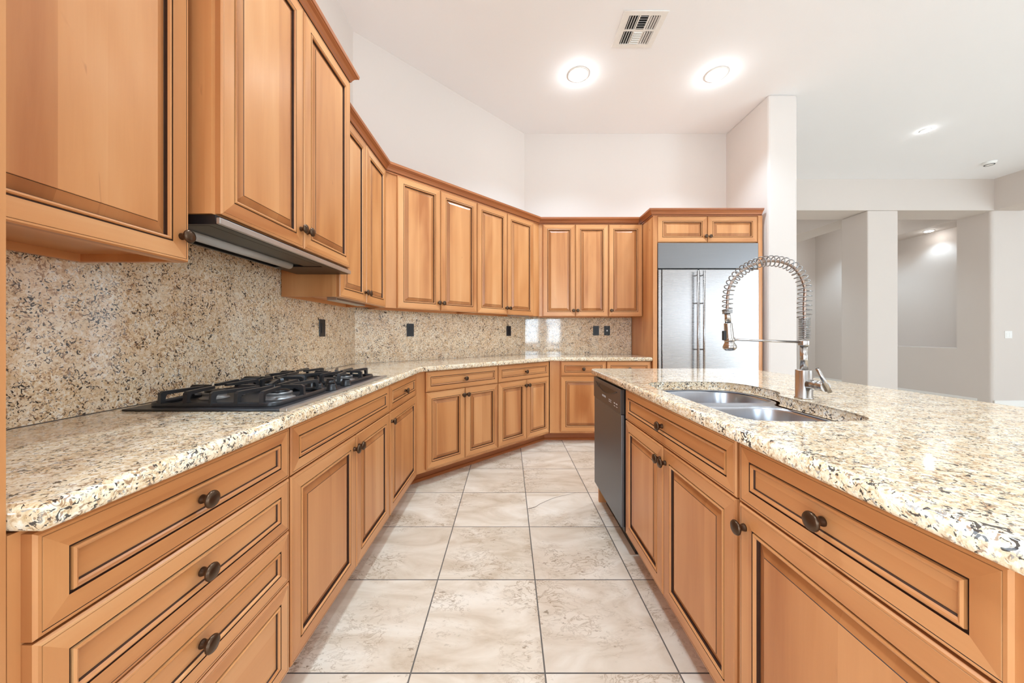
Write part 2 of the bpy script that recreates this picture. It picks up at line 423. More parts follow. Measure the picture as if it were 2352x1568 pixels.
# hall right wall with a tall niche
NY0, NY1, NZ0, NZ1, ND = 6.09, 7.95, 0.92, HZ, 0.5
mb = MB()
rc = .05; J0 = AY0 + .02
JP = [(RX, NY0)] + [(RX + rc - rc * math.cos(R(a)), J0 + rc - rc * math.sin(R(a))) for a in (0, 15, 30, 45, 60, 75, 90)] + [(11.0, J0), (11.0, J0 + .16), (RX + .6, J0 + .16), (RX + .6, NY0)]
for i in range(len(JP)):
    a, b = JP[i], JP[(i + 1) % len(JP)]; mb.face([(a[0], a[1], 0), (b[0], b[1], 0), (b[0], b[1], HZ), (a[0], a[1], HZ)], WALL_G)
mb.face([(x, y, HZ) for x, y in JP], WALL_G)
mb.box(RX, RX + .6, NY1, 8.9, 0, HZ, WALL_G)
mb.box(RX, RX + .6, NY0, NY1, 0, NZ0, WALL_G)
mb.box(RX, RX + .6, AY1, 8.9, HZ, CEIL, WALL_G)
mb.box(RX + ND, RX + .6, NY0, NY1, NZ0, HZ, WALL_G)
struct(mb.build('wall_right'))
sbox('wall_right_header', RX, RX + .45, REAR, AY0, HZ, CEIL, WALL_G)
sbox('wall_far_right', 11.0, 11.15, REAR, 5.8, 0, CEIL, WALL_G)
sbox('wall_far_header', RX + .45, 11.0, AY0 + .1, 5.8, HZ, CEIL, WALL_G)
# rear wall with openings
mb = MB()
xs = [LW - .12]
ops = sorted(WINS + BIGW)
x = LW - .12
for (a, b, c, d) in ops:
    mb.box(x, a, REAR - .1, REAR, 0, CEIL, WALL); mb.box(a, b, REAR - .1, REAR, 0, c, WALL); mb.box(a, b, REAR - .1, REAR, d, CEIL, WALL); x = b
mb.box(x, 11.1, REAR - .1, REAR, 0, CEIL, WALL)
struct(mb.build('wall_rear'))
for n, (a, b, c, d) in enumerate(ops):  # the last opening is the added fill glazing
    mb = MB(); t = .05
    for (p, q, r_, s_) in ((a, a + t, c, d), (b - t, b, c, d), (a, b, c, c + t), (a, b, d - t, d), ((a + b) / 2 - .015, (a + b) / 2 + .015, c, d), (a, b, d - .35, d - .31)):
        mb.box(p, q, REAR - .06, REAR - .01, r_, s_, TRIM)
    w = struct(mb.build('window_%d' % (n + 1)))
    if n < 2:
        sh = MB(); z = c + .1
        while z < d - .4:
            for x0_, x1_ in ((a + .06, (a + b) / 2 - .02), ((a + b) / 2 + .02, b - .06)):
                sh.box(x0_, x1_, REAR - .045, REAR - .02, z, z + .035, TRIM)
            z += .075
        sh.build('shutter', w)
# baseboards
BBH = 0.10
sbox('baseboard_hall', RX - .014, RX, 5.82, 8.9, 0, BBH, TRIM)
sbox('baseboard_jamb', RX + .02, 11, AY0 + .006, AY0 + .02, 0, BBH, TRIM)
sbox('baseboard_wing', 2.995, 3.009, 3.66, 9.0, 0, BBH, TRIM)
sbox('baseboard_wing_end', 2.70, 2.995, 3.631, 3.645, 0, BBH, TRIM)
mb = MB()
mb.box(5.726, 6.239, AY0 - .014, AY0, 0, BBH, TRIM); mb.box(5.726, 5.74, AY0, AY1, 0, BBH, TRIM); mb.box(6.225, 6.239, AY0, AY1, 0, BBH, TRIM)
struct(mb.build('baseboard_pillar'))
# crack in one floor tile
def W_(u, v, z): # pixel on a horizontal plane -> world point (used once for measured layout)
    Y = F * (EYE - z) / (v - CY); return ((u - CX) * Y / F, Y)
cr = [W_(u, v, 0) for u, v in ((1213, 1168.5), (1230, 1164), (1240, 1157), (1258, 1149), (1270, 1144), (1288, 1139), (1305, 1135.5), (1322, 1131.5), (1333, 1129.8))]
mb = MB()
for k in range(len(cr) - 1):
    (a, b), (c, d) = cr[k], cr[k + 1]; w0 = .0028 * (1 - k / 9); w1 = .0028 * (1 - (k + 1) / 9)
    mb.face([(a, b - w0, .0006), (c, d - w1, .0006), (c, d + w1, .0006), (a, b + w0, .0006)], GLAZE)
mb.build('crack', struct_floor)

# ------------------------------------------------------------------ cabinet doors, drawers, knobs
def ring_panel(mb, x0, x1, z0, z1, prof, yf, grain_v, fr):
    """concentric rings; prof entries (inset, depth, material of the band that ENDS here, board)"""
    offs = {}
    def loop(d, y): return [(x0 + d, yf + y, z0 + d), (x1 - d, yf + y, z0 + d), (x1 - d, yf + y, z1 - d), (x0 + d, yf + y, z1 - d)]
    prev = loop(prof[0][0], prof[0][1])
    for d, y, mat, board in prof[1:]:
        cur = loop(d, y)
        for k in range(4):
            key = (board, k) if board != 'panel' else 'panel'
            if key not in offs: offs[key] = (random.uniform(0, 60), random.uniform(0, 60))
            g = (1, 0, 0) if k in (0, 2) else (0, 0, 1)
            if board == 'panel': g = (0, 0, 1) if grain_v else (1, 0, 0)
            j = (k + 1) % 4
            mb.face([prev[k], prev[j], cur[j], cur[k]], mat, g, offs[key])
        prev = cur
    mb.face(prev, prof[-1][2] if prof[-1][2] is not GLAZE else WOOD, (0, 0, 1) if grain_v else (1, 0, 0), offs.get('panel', (3, 3)))
def door_prof(F_=.05):
    return [(0, .02, WOOD, 'f'), (0, .004, BEVEL_GAP_SHADE, 'f'), (.0035, .0, WOOD, 'f'), (.0075, .0, WOOD, 'f'), (.0083, .0012, GLAZE, 'f'), (.0090, .0, WOOD, 'f'),  # outer edge darkened to paint the shade between fronts
            (F_ - .001, 0, WOOD, 'f'), (F_ - .0003, .0035, GLAZE, 'f'), (F_ + .0028, .0035, GLAZE, 'f'), (F_ + .0035, -.001, WOOD, 'b'), (F_ + .0065, -.0025, WOOD, 'b'),
            (F_ + .0095, -.0015, WOOD, 'b'), (F_ + .012, .003, WOOD, 'b'), (F_ + .0132, .0105, GLAZE, 'b'), (F_ + .0152, .0110, GLAZE, 'b'),
            (F_ + .040, .0022, BEVEL_GAP_SHADE, 'panel'), (F_ + .0409, .0006, GLAZE, 'panel'), (F_ + .042, .0, WOOD, 'panel')]
def drawer_prof(F_=.040):
    return [(0, .02, WOOD, 'f'), (0, .004, BEVEL_GAP_SHADE, 'f'), (.0035, .0, WOOD, 'f'), (.0075, .0, WOOD, 'f'), (.0083, .0012, GLAZE, 'f'), (.0090, .0, WOOD, 'f'),  # same painted gap shade on the drawer edge
            (F_ - .001, 0, WOOD, 'f'), (F_ - .0003, .0035, GLAZE, 'f'), (F_ + .0032, .0035, GLAZE, 'f'), (F_ + .0038, -.001, WOOD, 'b'), (F_ + .007, -.0025, WOOD, 'b'),
            (F_ + .0095, -.001, WOOD, 'b'), (F_ + .0125, .002, WOOD, 'b'), (F_ + .0135, .0055, GLAZE, 'b'), (F_ + .0145, .0060, GLAZE, 'b'), (F_ + .016, .0060, WOOD, 'panel')]
kb = MB()
kb.lathe([(.0098, 0), (.0094, .003), (.0080, .007), (.0080, .011), (.0098, .0145), (.0155, .0178), (.0186, .021), (.0188, .0235), (.0168, .0268), (.010, .0292), (.001, .0300)], BRONZE, axis='y', seg=20)
KNOB = kb.build('knob', data_only=True)
def knob(parent, x, z, y=-.02):
    o = bpy.data.objects.new('knob', KNOB); COL.objects.link(o); o.parent = parent; o.location = (x, y, z)
    o['label'] = 'dark bronze round knob'; return o
def front(parent, kind, x0, x1, z0, z1, kx=None, kz=None):
    mb = MB(); g = .0015
    dr = (kind == 'drawer')
    F_ = .050 if not dr else .040
    ring_panel(mb, x0 + g, x1 - g, z0, z1, drawer_prof(F_) if dr else door_prof(.050), -.02, not dr, F_)
    # back face
    mb.face([(x0 + g, 0, z0), (x0 + g, 0, z1), (x1 - g, 0, z1), (x1 - g, 0, z0)], WOOD)
    o = mb.build('drawer_front' if dr else 'door', parent)
    if kx is not None: knob(o, kx, kz)
    return o
def carcass(parent, x0, x1, depth, z0, z1, under=0.0, mat=None):
    mat = mat or WOOD
    mb = MB()
    if under:
        mb.box(x0, x1, .0, .02, z0, z1, mat, (0, 0, 1))                        # face frame
        mb.box(x0, x0 + .016, .02, depth, z0, z1, mat, (0, 0, 1)); mb.box(x1 - .016, x1, .02, depth, z0, z1, mat, (0, 0, 1))
        mb.box(x0 + .016, x1 - .016, .02, depth, z0 + under, z1, mat, (1, 0, 0))
        mb.box(x0 + .016, x1 - .016, depth - .016, depth, z0, z0 + under, mat, (1, 0, 0))
    else:
        mb.box(x0, x1, 0, depth, z0, z1, mat, (0, 0, 1))
    return mb.build('carcass', parent)

ROT = {'left': R(90), 'corner': R(45), 'back': 0.0, 'island': R(-90)}
# ---------------- base cabinets
ZT, ZB = 0.873, 0.105           # carcass top / bottom
DT, DS, DB = 0.868, 0.712, 0.125  # drawer top, split, door bottom
KZD, KZB = 0.79, 0.655          # knob heights
def base_cab(label, org, run, w, cols, drawer=True, extra=(0, 0), group='maple base cabinets along the walls', dknob=True, depth=.55, hollow=False):
    t = thing('base_cabinet', label, 'cabinet', (org[0], org[1], 0), ROT[run], group)
    if hollow:
        mb = MB(); mb.box(0, w, 0, .018, ZB, ZT, WOOD, (0, 0, 1)); mb.box(0, .018, .018, depth, ZB, ZT, WOOD); mb.box(w - .018, w, .018, depth, ZB, ZT, WOOD); mb.box(.018, w - .018, .018, depth, ZB, ZB + .018, WOOD)
        mb.build('carcass', t)
    else: carcass(t, -extra[0], w + extra[1], depth, ZB, ZT)
    return t
# left run: drawer stack, cooktop cabinet, narrow cabinet
XF = -0.69
t = base_cab('maple drawer base with four stacked drawers in front of the camera at the left', (XF, .484), 'left', .596, None)
for k, (a, b) in enumerate(((.715, DT), (.555, .711), (.399, .551), (DB, .395))):
    front(t, 'drawer', .012, .594, a, b, (.285 if k < 3 else None), (a + b) / 2)
t = base_cab('maple base cabinet under the gas cooktop with a wide false drawer over two doors', (XF, 1.081), 'left', .904, None)
front(t, 'drawer', .003, .900, DS + .003, DT)
front(t, 'door', .003, .468, DB, DS - .002, .445, KZB); front(t, 'door', .470, .900, DB, DS - .002, .493, KZB)
t = base_cab('narrow maple base cabinet with one drawer over one door, right of the cooktop cabinet', (XF, 1.986), 'left', .64, None)
front(t, 'drawer', .004, .575, DS + .003, DT, .29, KZD); front(t, 'door', .004, .575, DB, DS - .002, .03, KZB)
# corner run
def dpt(c, s): return (c[0] + s * .70711, c[1] + s * .70711)
CB0 = (-.69, 2.628)
t = base_cab('maple base cabinet on the angled corner, left of two, drawer over two doors', dpt(CB0, .0), 'corner', .8245, None)
front(t, 'drawer', .0724, .822, DS + .003, DT, .447, KZD)
front(t, 'door', .0724, .446, DB, DS - .002, .424, KZB); front(t, 'door', .448, .822, DB, DS - .002, .470, KZB)
t = base_cab('maple base cabinet on the angled corner, right of two, drawer over two doors', dpt(CB0, .8255), 'corner', .755, None)
front(t, 'drawer', .002, .740, DS + .003, DT, .372, KZD)
front(t, 'door', .002, .386, DB, DS - .002, .362, KZB); front(t, 'door', .388, .740, DB, DS - .002, .410, KZB)
# back run
t = base_cab('maple base cabinet on the back wall beside the angled corner, drawer over one door', (.44, 3.75), 'back', .60, None)
front(t, 'drawer', .114, .596, DS + .003, DT, .355, KZD); front(t, 'door', .114, .596, DB, DS - .002, .56, KZB)
t = base_cab('maple base cabinet on the back wall against the refrigerator side panel', (1.041, 3.75), 'back', .474, None)
front(t, 'drawer', .002, .472, DS + .003, DT, .24, KZD); front(t, 'door', .002, .472, DB, DS - .002, .03, KZB)
# toe kick run
def path_prism(P, prof, mat, z=0.0):
    """sweep profile (outward offset, height) along polyline P; outward = right side of travel"""
    n = len(P); mb = MB(); loops = []
    for i in range(n):
        a = Vector(P[i - 1]) if i > 0 else None; b = Vector(P[i]); c = Vector(P[i + 1]) if i < n - 1 else None
        ns = []
        if a is not None: e = (b - a).normalized(); ns.append(Vector((e.y, -e.x)))
        if c is not None: e = (c - b).normalized(); ns.append(Vector((e.y, -e.x)))
        m = sum(ns, Vector((0, 0))); k = (1 + ns[0].dot(ns[-1])) if len(ns) == 2 else 1.0; m = m / k
        loops.append([(b.x + m.x * o, b.y + m.y * o, z + h) for o, h in prof])
    for i in range(n - 1):
        off = (random.uniform(0, 50), random.uniform(0, 50)); e = (Vector(P[i + 1]) - Vector(P[i])).normalized()
        for k in range(len(prof) - 1):
            mm = mat if not isinstance(mat, list) else mat[k]
            mb.face([loops[i][k], loops[i + 1][k], loops[i + 1][k + 1], loops[i][k + 1]], mm, (e.x, e.y, 0), off)
    for L, rev in ((loops[0], False), (loops[-1], True)):
        mb.face(L[::-1] if rev else L, WOOD_D, (0, 0, 1))
    return mb
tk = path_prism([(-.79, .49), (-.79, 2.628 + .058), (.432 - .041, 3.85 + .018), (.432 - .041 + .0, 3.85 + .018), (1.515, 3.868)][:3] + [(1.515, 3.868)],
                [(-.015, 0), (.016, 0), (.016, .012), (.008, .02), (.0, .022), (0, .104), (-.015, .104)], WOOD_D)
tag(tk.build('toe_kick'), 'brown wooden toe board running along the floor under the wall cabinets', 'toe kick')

# ---------------- island
IX = .627
def isl(label, y_far, w, hollow=False): return base_cab(label, (IX, y_far), 'island', w, None, group='maple cabinets of the kitchen island', depth=.60, hollow=hollow)
t = isl('maple island cabinet under the sink, wide false drawer with a knob over two doors', 1.829, .893, True)
front(t, 'drawer', .002, .890, DS + .003, DT, .44, KZD)
front(t, 'door', .002, .442, DB, DS - .002, .420, KZB); front(t, 'door', .446, .890, DB, DS - .002, .468, KZB)
t = isl('maple island cabinet nearest the camera with one wide drawer over one wide door', .935, .56)
front(t, 'drawer', .006, .512, DS + .003, DT, .255, KZD); front(t, 'door', .006, .512, DB, DS - .002, .030, KZB)
t = thing('island_body', 'maple end panels and back of the kitchen island below the granite', 'cabinet')
mb = MB(); mb.box(1.235, 1.60, .385, 2.44, ZB, ZT, WOOD); mb.build('back_panel', t)
mb = MB(); mb.box(.622, 1.234, 2.418, 2.44, 0, ZT, WOOD); mb.build('end_panel', t)
mb = MB(); mb.box(.70, .715, .385, 1.83, 0, ZB - .002, WOOD_D); mb.box(1.24, 1.58, .40, 2.42, 0, ZB - .001, WOOD_D); mb.build('plinth', t)

# ---------------- upper cabinets
UZ0, UZ1 = 1.361, 2.405
def upper(label, org, run, w, zb=UZ0, zt=UZ1, depth=.30, extra=(0, 0), under=.022, group='maple wall cabinets with raised panel doors'):
    t = thing('wall_cabinet', label, 'cabinet', (org[0], org[1], 0), ROT[run], group)
    carcass(t, -extra[0], w + extra[1], depth, zb, zt, under); return t
UX = -.95
t = upper('tall maple wall cabinet at the upper left with one wide door and pewter knob', (UX, .486), 'left', .544, zt=2.52)
front(t, 'door', .006, .540, UZ0, 2.51, .515, 1.43)
HZ0, HZ1 = 1.516, 2.535
t = upper('raised maple wall cabinet with two doors directly above the range hood', (-.887, 1.05), 'left', .884, HZ0 - .003, HZ1, depth=.365)
front(t, 'door', .012, .440, HZ0, HZ1 - .008, .418, 1.592); front(t, 'door', .443, .880, HZ0, HZ1 - .008, .466, 1.592)
t = upper('maple wall cabinet with two narrow doors right of the range hood', (UX, 1.936), 'left', .752)
front(t, 'door', .004, .368, UZ0, UZ1 - .008, .345, 1.425); front(t, 'door', .370, .735, UZ0, UZ1 - .008, .393, 1.425)
CU0 = (-.95, 2.698)
t = upper('maple wall cabinet on the angled corner, left of two, with two doors', dpt(CU0, 0), 'corner', .9065)
front(t, 'door', .0963, .4965, UZ0, UZ1 - .008, .475, 1.425); front(t, 'door', .4985, .9055, UZ0, UZ1 - .008, .522, 1.425)
t = upper('maple wall cabinet on the angled corner, right of two, with two doors', dpt(CU0, .908), 'corner', .924)
front(t, 'door', .001, .401, UZ0, UZ1 - .008, .378, 1.425); front(t, 'door', .404, .812, UZ0, UZ1 - .008, .427, 1.425)
t = upper('maple wall cabinet on the back wall with two doors beside the angled corner', (.348, 3.995), 'back', .783)
front(t, 'door', .040, .407, UZ0, UZ1 - .008, .385, 1.425); front(t, 'door', .410, .781, UZ0, UZ1 - .008, .432, 1.425)
t = upper('narrow single door maple wall cabinet against the refrigerator panel', (1.132, 3.995), 'back', .384)
front(t, 'door', .003, .382, UZ0, UZ1 - .008, .028, 1.425)
# under cabinet lights
for P, rz, L, lab in (((-1.06, 2.32, UZ0 + .020), R(90), .42, 'slim grey light bar under the wall cabinet right of the hood'),
                      ((.135, 4.01, UZ0 + .020), R(45), .36, 'slim grey light bar under the right cabinet of the angled corner')):
    mb = MB(); mb.box(-L / 2, L / 2, -.03, .03, -.024, 0, SATIN, b=.003)
    o = mb.build('light_bar', None, P, rz); tag(o, lab, 'light', 'under cabinet light bars')

# ---------------- crown mouldings
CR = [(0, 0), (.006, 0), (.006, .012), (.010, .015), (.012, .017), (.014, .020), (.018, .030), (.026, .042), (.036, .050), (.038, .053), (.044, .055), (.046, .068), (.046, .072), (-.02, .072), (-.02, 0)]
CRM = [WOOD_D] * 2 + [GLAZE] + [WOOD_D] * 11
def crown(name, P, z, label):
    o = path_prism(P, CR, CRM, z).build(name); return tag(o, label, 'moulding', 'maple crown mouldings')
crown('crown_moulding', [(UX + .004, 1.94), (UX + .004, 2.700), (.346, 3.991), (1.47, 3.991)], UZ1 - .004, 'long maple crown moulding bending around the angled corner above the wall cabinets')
crown('crown_moulding', [(-1.25, 1.045), (-.885, 1.045), (-.885, 1.938), (-1.25, 1.938)], HZ1 - .004, 'raised maple crown moulding on the cabinet above the range hood')
crown('crown_moulding', [(1.518, 4.34), (1.518, 3.712), (2.667, 3.712)], UZ1 - .004, 'maple crown moulding on top of the refrigerator surround')
crown('crown_moulding', [(-.95, .47), (-.95, .985)], 2.52, 'maple crown moulding over the wide wall cabinet at upper left')

# ---------------- tall cabinet at the left edge
t = thing('pantry_cabinet', 'tall maple pantry cabinet at the left edge beside the granite worktop', 'cabinet', (XF, -.42, 0), ROT['left'])
mb = MB(); mb.box(0, .903, 0, .58, .0, 2.70, WOOD, (0, 0, 1)); mb.build('carcass', t)
front(t, 'door', .02, .44, .125, 2.6, .42, 1.1); front(t, 'door', .442, .862, .125, 2.6, .462, 1.1)

# ------------------------------------------------------------------ granite
PW = [(-1.254, .485), (-.645, .485), (-.645, 2.595), (.46, 3.70), (1.514, 3.70), (1.514, 4.334), (.2045, 4.334), (-1.254, 2.8755)]
o = slab(PW, [], .8745, .914, .012, GRANITE).build('worktop', merge=True)
tag(o, 'speckled beige granite worktop along the left, angled and back walls', 'worktop')
cut = smooth_loop([(.654, 1.05), (.652, 1.30), (.652, 1.52), (.662, 1.67), (.71, 1.75), (.82, 1.776), (.98, 1.778), (1.085, 1.745), (1.130, 1.66), (1.136, 1.54), (1.122, 1.455),
                   (1.090, 1.405), (1.062, 1.375), (1.056, 1.31), (1.055, 1.18), (1.046, 1.05), (1.012, .982), (.93, .960), (.80, .958), (.70, .966), (.662, 1.0)], 4)
PI_ = [(.58, .385), (1.69, .385), (1.69, 2.49), (.606, 2.49), (.58, 2.464)]
o = slab(PI_, [cut[::-1]][:1] and [cut], .8745, .914, .012, GRANITE).build('worktop', merge=True)
tag(o, 'speckled beige granite island worktop with an undermount sink cut-out', 'worktop')
def bs(name, P, z1, label):
    mb = MB()
    P3 = [(x, y) for x, y in P]
    for z, rev in ((.9145, True), (z1, False)):
        q = [(x, y, z) for x, y in P3]; mb.face(q[::-1] if rev else q, GRANITE)
    n = len(P3)
    for i in range(n):
        a, b = P3[i], P3[(i + 1) % n]; mb.face([(a[0], a[1], .9145), (b[0], b[1], .9145), (b[0], b[1], z1), (a[0], a[1], z1)], GRANITE)
    return tag(mb.build('backsplash'), label, 'backsplash', 'granite backsplash slabs')
bs('b', [(-1.255, .487), (-1.255, 2.874), (-1.274, 2.882), (-1.274, .487)], 1.51, 'tall polished granite backsplash slab behind the cooktop on the left wall')
bs('b', [(-1.2548, 2.8755), (.2045, 4.3345), (.197, 4.353), (-1.2735, 2.883)], 1.375, 'granite backsplash slab on the angled corner wall with two outlets')
bs('b', [(.205, 4.335), (1.514, 4.335), (1.514, 4.353), (.198, 4.353)], 1.375, 'granite backsplash slab on the back wall beside the refrigerator')

# ------------------------------------------------------------------ sink
t = thing('sink', 'double bowl stainless steel undermount sink in the island worktop', 'sink')
rim = offset_poly(cut, -.018)
def bowl_loop(P, d, z): return [(x, y, z) for x, y in offset_poly(P, d)]
b1 = rrect(.662, 1.124, 1.432, 1.768, .11, 8)
b2 = rrect(.662, 1.046, .968, 1.376, .11, 8)
slab(rim, [b1, b2], .8705, .8735, .001, SINK, .0012).build('rim', t, merge=True)
for b_ in (b1, b2):
    mb = MB()
    lv = [(0, .8715), (.003, .869), (.006, .86), (.012, .72), (.018, .69), (.035, .672), (.06, .668)]
    loops = [bowl_loop(b_, d, z) for d, z in lv]
    # shrink to the drain
    cx = sum(p[0] for p in b_) / len(b_); cy = sum(p[1] for p in b_) / len(b_); last = loops[-1]
    for k, z in ((.6, .666), (.2, .664)): loops.append([(cx + (x - cx) * k, cy + (y - cy) * k, z) for x, y, _ in last])
    mb.loft(loops, SINK, True, False, True, True)
    bo = mb.build('bowl', t)
    mb = MB(); mb.lathe([(.042, .0), (.042, .002), (.034, .003), (.030, -.002), (.01, -.004)], NICKEL, (cx, cy, .667)); mb.build('drain', bo)

# ------------------------------------------------------------------ faucet (plane y = 1.31)
FX, FY, FZ = 1.100, 1.310, .9142
PPM = F / FY
def fp(zx, zy, dy=0.0):  # measured outline of the tap: zoomed pixel -> metres in the tap's own plane
    u = 1640 + zx / 4.127; v = 560 + zy / 4.127
    return Vector(((u - CX) / PPM - FX, dy, EYE - (v - CY) / PPM - FZ))
t = thing('faucet', 'brushed nickel pull-down kitchen faucet with open coil spring behind the sink', 'faucet', (FX, FY, FZ))
mb = MB(); mb.lathe([(.029, 0), (.029, .004), (.0262, .006), (.0262, .104), (.0252, .106), (.013, .1065)], NICKEL, seg=32); mb.build('body', t)
mb = MB(); mb.lathe([(.0122, .106), (.0122, .196)], NICKEL, seg=24)
mb.lathe([(.0122, .196), (.0168, .1965), (.0174, .199), (.0174, .213), (.0168, .215), (.0122, .2155)], NICKEL, seg=28); mb.build('stem', t)
hose_px = [(858, 905), (858, 800), (858, 700), (856, 600), (860, 500), (862, 430), (845, 360), (812, 290), (762, 230), (700, 192), (630, 170), (550, 161), (470, 166), (400, 185), (330, 216), (270, 252), (215, 302), (178, 350), (152, 400), (138, 450), (130, 500), (127, 560), (125, 640)]
H0 = [fp(a, b) for a, b in hose_px]
def resample(P, n):
    pts = []
    m = len(P)
    for i in range(m - 1):
        p0, p1, p2, p3 = P[max(i - 1, 0)], P[i], P[i + 1], P[min(i + 2, m - 1)]
        for j in range(12):
            q = j / 12; pts.append(0.5 * ((2 * p1) + (p2 - p0) * q + (2 * p0 - 5 * p1 + 4 * p2 - p3) * q * q + (3 * p1 - p0 - 3 * p2 + p3) * q ** 3))
    pts.append(P[-1]); L = [0]
    for a, b in zip(pts, pts[1:]): L.append(L[-1] + (b - a).length)
    out = []; j = 0
    for k in range(n):
        s = L[-1] * k / (n - 1)
        while j < len(L) - 2 and L[j + 1] < s: j += 1
        q = (s - L[j]) / max(L[j + 1] - L[j], 1e-9); out.append(pts[j].lerp(pts[j + 1], q))
    return out, L[-1]
hp, hl = resample(H0, 260)
mb = MB(); mb.tube(hp, [.0050 + .0005 * math.sin(i * 2.1) for i in range(260)], HOSE_TINT, 10); o = mb.build('hose', t); o['label'] = 'ribbed steel inner hose with painted wood reflection'
def coil(P, turns, r, wire, n_per=14, rfun=None, a0=0):
    n = int(turns * n_per); pts = []; pp, L = resample(P, n + 1)
    for i in range(n + 1):
        tt = (pp[min(i + 1, n)] - pp[max(i - 1, 0)]).normalized(); x = Vector((0, 1, 0)); y = tt.cross(x).normalized()
        a = a0 + 2 * math.pi * i / n_per; q = rfun(i / n) if rfun else r
        pts.append(pp[i] + (x * math.cos(a) + y * math.sin(a)) * q)
    return pts
open_path = [p for p in H0 if True][2:]
mb = MB()
mb.tube(coil(H0[:3], 12, .0165, .002), .0019, SPRING, 6)
mb.tube(coil(open_path, 33, .02, .0015, 16, lambda q: .0218 - .0055 * q), .0019, SPRING, 6)
mb.tube(coil([fp(126, 625), fp(126, 660)], 3, .0155, .0015), .0018, SPRING, 6)
mb.build('spring', t)
# spray head
def ax_lathe(mb, p, q, prof, mat, seg=22):
    d = (q - p); L = d.length; d = d.normalized(); x = Vector((0, 1, 0)) if abs(d.y) < .9 else Vector((0, 0, 1)); y = d.cross(x).normalized()
    loops = [[p + d * (h * L) + (x * math.cos(2 * math.pi * k / seg) + y * math.sin(2 * math.pi * k / seg)) * r for k in range(seg)] for r, h in prof]
    mb.loft(loops, mat, True, True, True, True)
hd0, hd1 = fp(126, 655), fp(152, 1012)
mb = MB(); ax_lathe(mb, hd0, hd1, [(.0078, 0), (.0096, .01), (.0104, .24)], NICKEL)
ax_lathe(mb, hd0, hd1, [(.0133, .265), (.0138, .28), (.0158, .64), (.016, .78), (.019, .82), (.0230, .88), (.0230, .93), (.016, .985), (.009, 1.0)], NICKEL)
ax_lathe(mb, hd0, hd1, [(.0101, .24), (.0101, .266)], BLACK); hd = mb.build('spray_head', t)
mb = MB(); b0 = fp(92, 868); mb.box(b0.x - .004, b0.x + .006, -.006, .006, b0.z - .018, b0.z + .018, BLACK, b=.002); mb.build('button', hd)
mb = MB(); mb.tube([fp(195, 907), fp(810, 930)], .0043, NICKEL, 10)
ax_lathe(mb, fp(146, 890), fp(150, 926), [(.0166, 0), (.0182, .05), (.0182, .95), (.0166, 1)], NICKEL, 26); mb.build('holder_arm', t)
# lever on the right
mb = MB(); l0 = Vector((0, -.024, .056)); l1 = Vector((0, -.090, .056))
ax_lathe(mb, l0, l1, [(.0175, 0), (.0175, .55), (.0170, .56), (.0175, .57), (.0175, 1)], NICKEL)
mb.tube([Vector((-.033, -.094, .120)), Vector((-.010, -.094, .078)), Vector((.011, -.094, .038))], [.0058, .0066, .0072], NICKEL, 10); mb.build('lever', t)

# ------------------------------------------------------------------ cooktop
CX0, CX1, CY0, CY1, CZ = -1.19, -.685, 1.082, 1.972, .9145
t = thing('cooktop', 'black five burner gas cooktop with cast iron grates on the left worktop', 'cooktop')
slab([(CX0, CY0), (CX1, CY0), (CX1, CY1), (CX0, CY1)], [], CZ, CZ + .007, .002, DARKGREY).build('tray', t, merge=True)
mb = MB(); mb.box(CX1 - .020, CX1 + .003, CY0 - .001, CY1 + .001, CZ + .0001, CZ + .0095, SATIN, b=.0015); mb.build('trim_strip', t)['label'] = 'stainless front strip'
burners = [(-.835, 1.275, .045), (-1.065, 1.275, .036), (-1.02, 1.527, .055), (-.835, 1.775, .045), (-1.065, 1.775, .036)]
for (x, y, r) in burners:
    mb = MB(); z = CZ + .007
    mb.lathe([(r * 1.25, z), (r * 1.2, z + .004), (r * .98, z + .006), (r * .96, z + .016), (r, z + .018), (r, z + .023), (r * .6, z + .024)], ALU, (x, y, 0), seg=28)
    mb.lathe([(r * .8, z + .0235), (r * .8, z + .029), (r * .7, z + .031), (.001, z + .032)], BLACK, (x, y, 0), seg=24); mb.build('burner', t)
